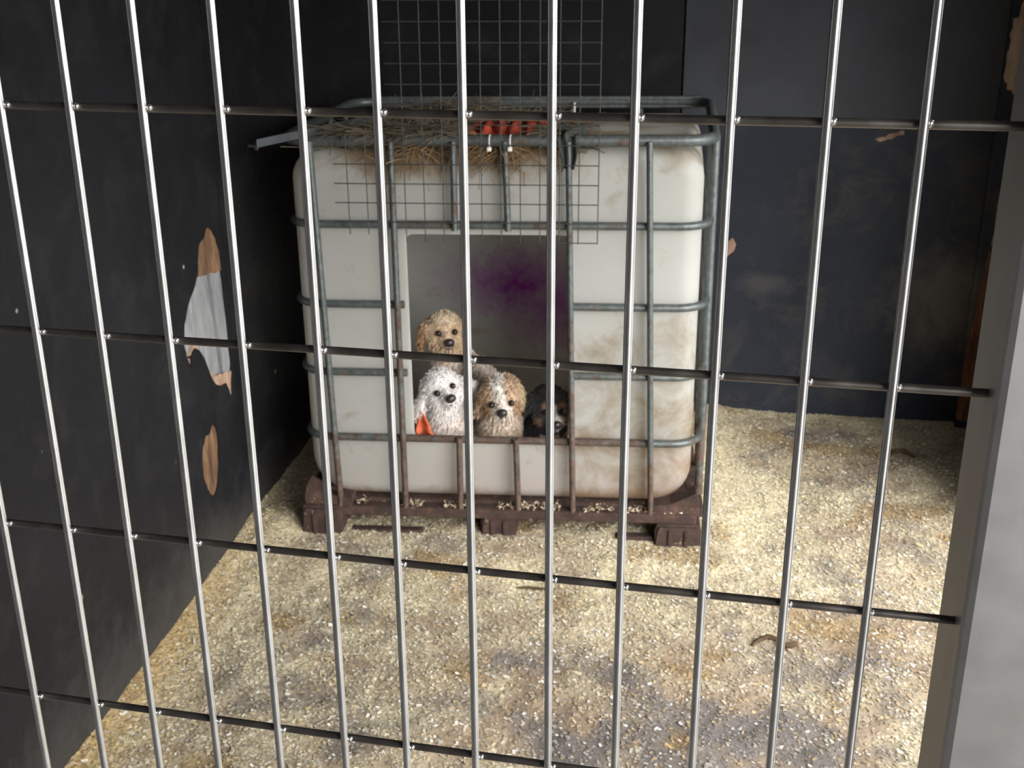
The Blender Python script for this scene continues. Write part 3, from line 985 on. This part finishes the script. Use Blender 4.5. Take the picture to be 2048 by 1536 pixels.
# cream puppy reared up behind
def col_cream(h, b):
    c = V(0.58, 0.43, 0.28)
    ear = sstep(0.052, 0.066, abs(h.x)) * sstep(0.07, 0.04, abs(h.z + 0.005)) * sstep(0.12, 0.10, h.length)
    c = c.lerp(V(0.40, 0.225, 0.115), ear * 0.9)
    c = c.lerp(V(0.68, 0.58, 0.44), 0.6 * sstep(0.025, 0.055, h.z) * sstep(0.12, 0.08, h.length))
    c = c.lerp(V(0.66, 0.52, 0.42), 0.4 * sstep(0.02, 0.005, abs(h.x)) * sstep(-0.03, -0.06, h.y))
    if h.length > 0.105 and h.z < 0: c = V(0.76, 0.66, 0.58)
    n = noise.noise(b * 34)
    c = c.lerp(V(0.38, 0.23, 0.13), 0.3 * max(0, n))
    for e in EYES:
        c = c.lerp(V(0.14, 0.08, 0.05), 0.75 * sstep(0.019, 0.010, (h - Vector(e)).length))
    c = c.lerp(V(0.22, 0.12, 0.08), 0.7 * sstep(0.024, 0.014, (h - Vector((0, -0.086, -0.024))).length))
    return c
hc = (-0.205, 0.30, 0.606)
def body_cream(bm):
    hx, hy, hz = hc
    fl = 0.1555
    limb(bm, [(hx, hy + 0.015, hz - 0.02), (hx + 0.02, hy + 0.035, hz - 0.085), (hx + 0.035, hy + 0.06, hz - 0.16)], [0.046, 0.058, 0.072])
    limb(bm, [(hx + 0.035, hy + 0.06, hz - 0.15), (hx + 0.045, hy + 0.09, 0.38), (hx + 0.05, hy + 0.12, 0.30)], [0.074, 0.072, 0.068])
    for sx in (-1, 1):
        limb(bm, [(hx + 0.05 + sx * 0.045, hy + 0.12, 0.30), (hx + 0.05 + sx * 0.055, hy + 0.075, 0.255), (hx + 0.05 + sx * 0.052, hy + 0.14, 0.19), (hx + 0.05 + sx * 0.052, hy + 0.115, fl + 0.015)], [0.045, 0.034, 0.022, 0.018])
        ell(bm, (hx + 0.05 + sx * 0.052, hy + 0.095, fl + 0.014), (0.02, 0.036, 0.014))
    # near foreleg rests on the back of the puppy below, far one is tucked
    limb(bm, [(hx + 0.08, hy + 0.02, hz - 0.13), (hx + 0.125, hy - 0.045, hz - 0.105), (hx + 0.150, hy - 0.085, hz - 0.118)], [0.038, 0.030, 0.024])
    ell(bm, (hx + 0.156, hy - 0.10, hz - 0.125), (0.026, 0.030, 0.020))
    limb(bm, [(hx - 0.01, hy + 0.02, hz - 0.13), (hx - 0.01, hy - 0.04, hz - 0.16), (hx - 0.005, hy - 0.07, hz - 0.165)], [0.034, 0.026, 0.02])
    limb(bm, [(hx + 0.05, hy + 0.17, 0.29), (hx + 0.03, hy + 0.22, 0.28), (hx, hy + 0.24, 0.32)], [0.02, 0.017, 0.012])
puppy('cream_puppy', 'cream curly puppy with tan ears reared up behind the others', hc, Euler((-0.02, 0.0, 0.34)), body_cream,
      lambda bm: std_head(bm, ear_drop=0.014, ear_out=0.066, ear_len=0.046, ear_tilt=0.25), col_cream, EYES, NOSE, 0.014, 2)

# tan and white puppy, flat faced
EY3 = [(-0.030, -0.054, 0.0), (0.030, -0.054, 0.0)]
NO3 = (0, -0.083, -0.016)
def col_shih(h, b):
    tan = V(0.53, 0.37, 0.25); wh = V(0.78, 0.74, 0.68)
    c = tan.copy()
    blaze = sstep(0.024, 0.012, abs(h.x + 0.004)) * sstep(-0.01, 0.01, h.z)
    c = c.lerp(wh, blaze)
    muz = sstep(0.046, 0.034, (h - Vector((0, -0.070, -0.026))).length)
    c = c.lerp(V(0.78, 0.70, 0.61), muz)
    for sx in (-1, 1):
        c = c.lerp(V(0.25, 0.12, 0.05), 0.75 * sstep(0.024, 0.012, (h - Vector((sx * 0.042, -0.045, -0.020))).length))
    if h.z < -0.055 or h.length > 0.115: c = V(0.72, 0.60, 0.49)
    if abs(h.x) > 0.055 and h.x > 0: c = c.lerp(V(0.62, 0.53, 0.30), 0.6)
    for e in EY3:
        c = c.lerp(V(0.10, 0.06, 0.04), 0.7 * sstep(0.018, 0.010, (h - Vector(e)).length))
    return c.lerp(V(0.3, 0.19, 0.1), 0.25 * max(0, noise.noise(b * 34)))
hs = (0.0, 0.085, 0.468)
puppy('tan_white_puppy', 'tan and white flat-faced puppy with white blaze, in the middle of the doorway', hs, Euler((0.12, -0.10, 0.08)), sit_body(*hs, lean=-0.005),
      lambda bm: std_head(bm, ear_drop=0.022, ear_out=0.064, ear_len=0.044, ear_tilt=0.55, muzzle=0.8, skull=1.04), col_shih, EY3, NO3, 0.016, 3)

# black puppy
def col_black(h, b):
    c = V(0.014, 0.012, 0.013)
    muz = sstep(0.040, 0.028, (h - Vector((0.012, -0.082, -0.030))).length)
    c = c.lerp(V(0.52, 0.45, 0.42), muz)
    c = c.lerp(V(0.40, 0.37, 0.36), 0.7 * sstep(0.009, 0.004, abs(h.x)) * sstep(-0.035, -0.05, h.y) * sstep(0.04, 0.02, h.z))
    for sx in (-1, 1):
        c = c.lerp(V(0.20, 0.10, 0.05), 0.85 * sstep(0.018, 0.010, (h - Vector((sx * 0.026, -0.048, 0.024))).length))
        c = c.lerp(V(0.18, 0.095, 0.055), 0.7 * sstep(0.020, 0.012, (h - Vector((sx * 0.042, -0.044, -0.028))).length))
    if h.length > 0.10 and abs(b.x - hb[0]) < 0.028 and h.z < -0.05 and h.y < 0.03: c = V(0.36, 0.31, 0.29)
    return c
hb = (0.146, 0.10, 0.436)
puppy('black_puppy', 'black puppy with white muzzle and tan brows beside the doorway edge', hb, Euler((0.20, 0.05, 0.34)), sit_body(*hb, lean=-0.03),
      lambda bm: std_head(bm, ear_drop=-0.006, ear_out=0.062, ear_len=0.040, ear_tilt=0.5), col_black, EYES, NOSE, 0.010, 4)

# orange cloth hanging over the sill of the doorway
M_ORANGE = simple('orange_fleece', (0.62, 0.13, 0.055), 0.9, var=0.2, scale=30)
def orfn(u, v):
    wdt = 0.012 + 0.052 * v
    x = -0.254 + wdt * u + 0.004 * math.sin(v * 6)
    z = 0.435 - 0.078 * v
    y = 0.040 + 0.012 * math.sin(u * 5) - 0.022 * v + 0.004 * math.sin(v * 14)
    return TW(x, y, z)
tag(cloth('orange_cloth', orfn, 10, 14, 0.003, M_ORANGE), 'orange fleece cloth hanging at the lower corner of the tank doorway', 'cloth')

# ------------------------------------------------------------------ droppings and twigs on the bedding
M_TWIG = simple('dark_brown_twig', (0.085, 0.05, 0.022), 0.85, var=0.4, scale=50)
def twig(name, pts, r, label, cat):
    P = [Vector((x, y, bed_h(x, y) + r * 0.9 + dz)) for x, y, dz in pts]
    rads = [r * (0.45 if i in (0, len(P) - 1) else 0.9 + 0.25 * noise.noise(p * 70)) for i, p in enumerate(P)]
    bm = bmesh.new()
    tube(bm, P, r, n=8, rads=rads)
    return tag(obj(name, bm, M_TWIG, None, True), label, cat)
twig('bent_twig', [(0.068, 2.005, 0), (0.085, 2.030, 0.002), (0.11, 2.048, 0.004), (0.135, 2.040, 0.002), (0.15, 2.018, 0), (0.17, 2.022, 0), (0.186, 2.030, 0)], 0.008, 'bent brown twig lying on the shavings in the open floor', 'twig')
twig('curved_twig', [(0.535, 3.365, 0), (0.56, 3.392, 0.002), (0.59, 3.400, 0.003), (0.612, 3.375, 0.001), (0.628, 3.345, 0)], 0.009, 'curved dark twig lying on the shavings near the back wall', 'twig')
twig('straw_stalk', [(-0.60, 2.165, 0), (-0.57, 2.17, 0.002), (-0.53, 2.172, 0), (-0.50, 2.168, 0)], 0.005, 'thin reddish stalk on the shavings in front of the tank', 'twig')

# ------------------------------------------------------------------ gate
gate = empty('kennel_gate', (0.17, 0.0, 0.0))
tag(gate, 'galvanised barred kennel gate with a wide steel stile', 'gate')
BARX = [-0.5168, -0.4653, -0.4174, -0.368, -0.3171, -0.2655, -0.2186, -0.1676, -0.1157, -0.069, -0.0169, 0.034, 0.0835]
x = BARX[0]
more = []
while x > -1.15:
    x -= 0.05
    more.append(x)
RB = 0.0027
for x in sorted(more) + BARX:
    tubeobj('upright_bar', [(x, 0, 0.08), (x, 0, 1.0), (x, 0, 2.06)], RB, M_BAR, gate, n=16)
zr = [1.6201 - 0.1489 * k for k in range(-2, 11)]
for z in zr:
    tubeobj('cross_bar', [(-1.24, 0.0054, z), (0.14, 0.0054, z)], 0.0026, M_XBAR, gate, n=14)
boxobj('stile', (0.136, -0.018, -0.005), (0.212, 0.056, 2.12), M_STILE, gate, 0.005)
boxobj('stile', (-1.285, -0.018, -0.005), (-1.23, 0.037, 2.12), M_STILE, gate, 0.005)
boxobj('bottom_rail', (-1.23, -0.015, 0.045), (0.136, 0.035, 0.085), M_STILE, gate, 0.004)
boxobj('top_rail', (-1.23, -0.015, 2.055), (0.136, 0.035, 2.095), M_STILE, gate, 0.004)
bm = bmesh.new()
for x in BARX:
    for z in zr:
        ell2 = Matrix.Translation((x + 0.0034, 0.0025, z + 0.001)) @ Matrix.Diagonal((0.0022, 0.0024, 0.0026, 1))
        bmesh.ops.create_icosphere(bm, subdivisions=1, radius=1.0, matrix=ell2)
o = obj('weld_beads', bm, M_BAR, gate, True)
tag(o, kind='stuff')
child_fix(gate)
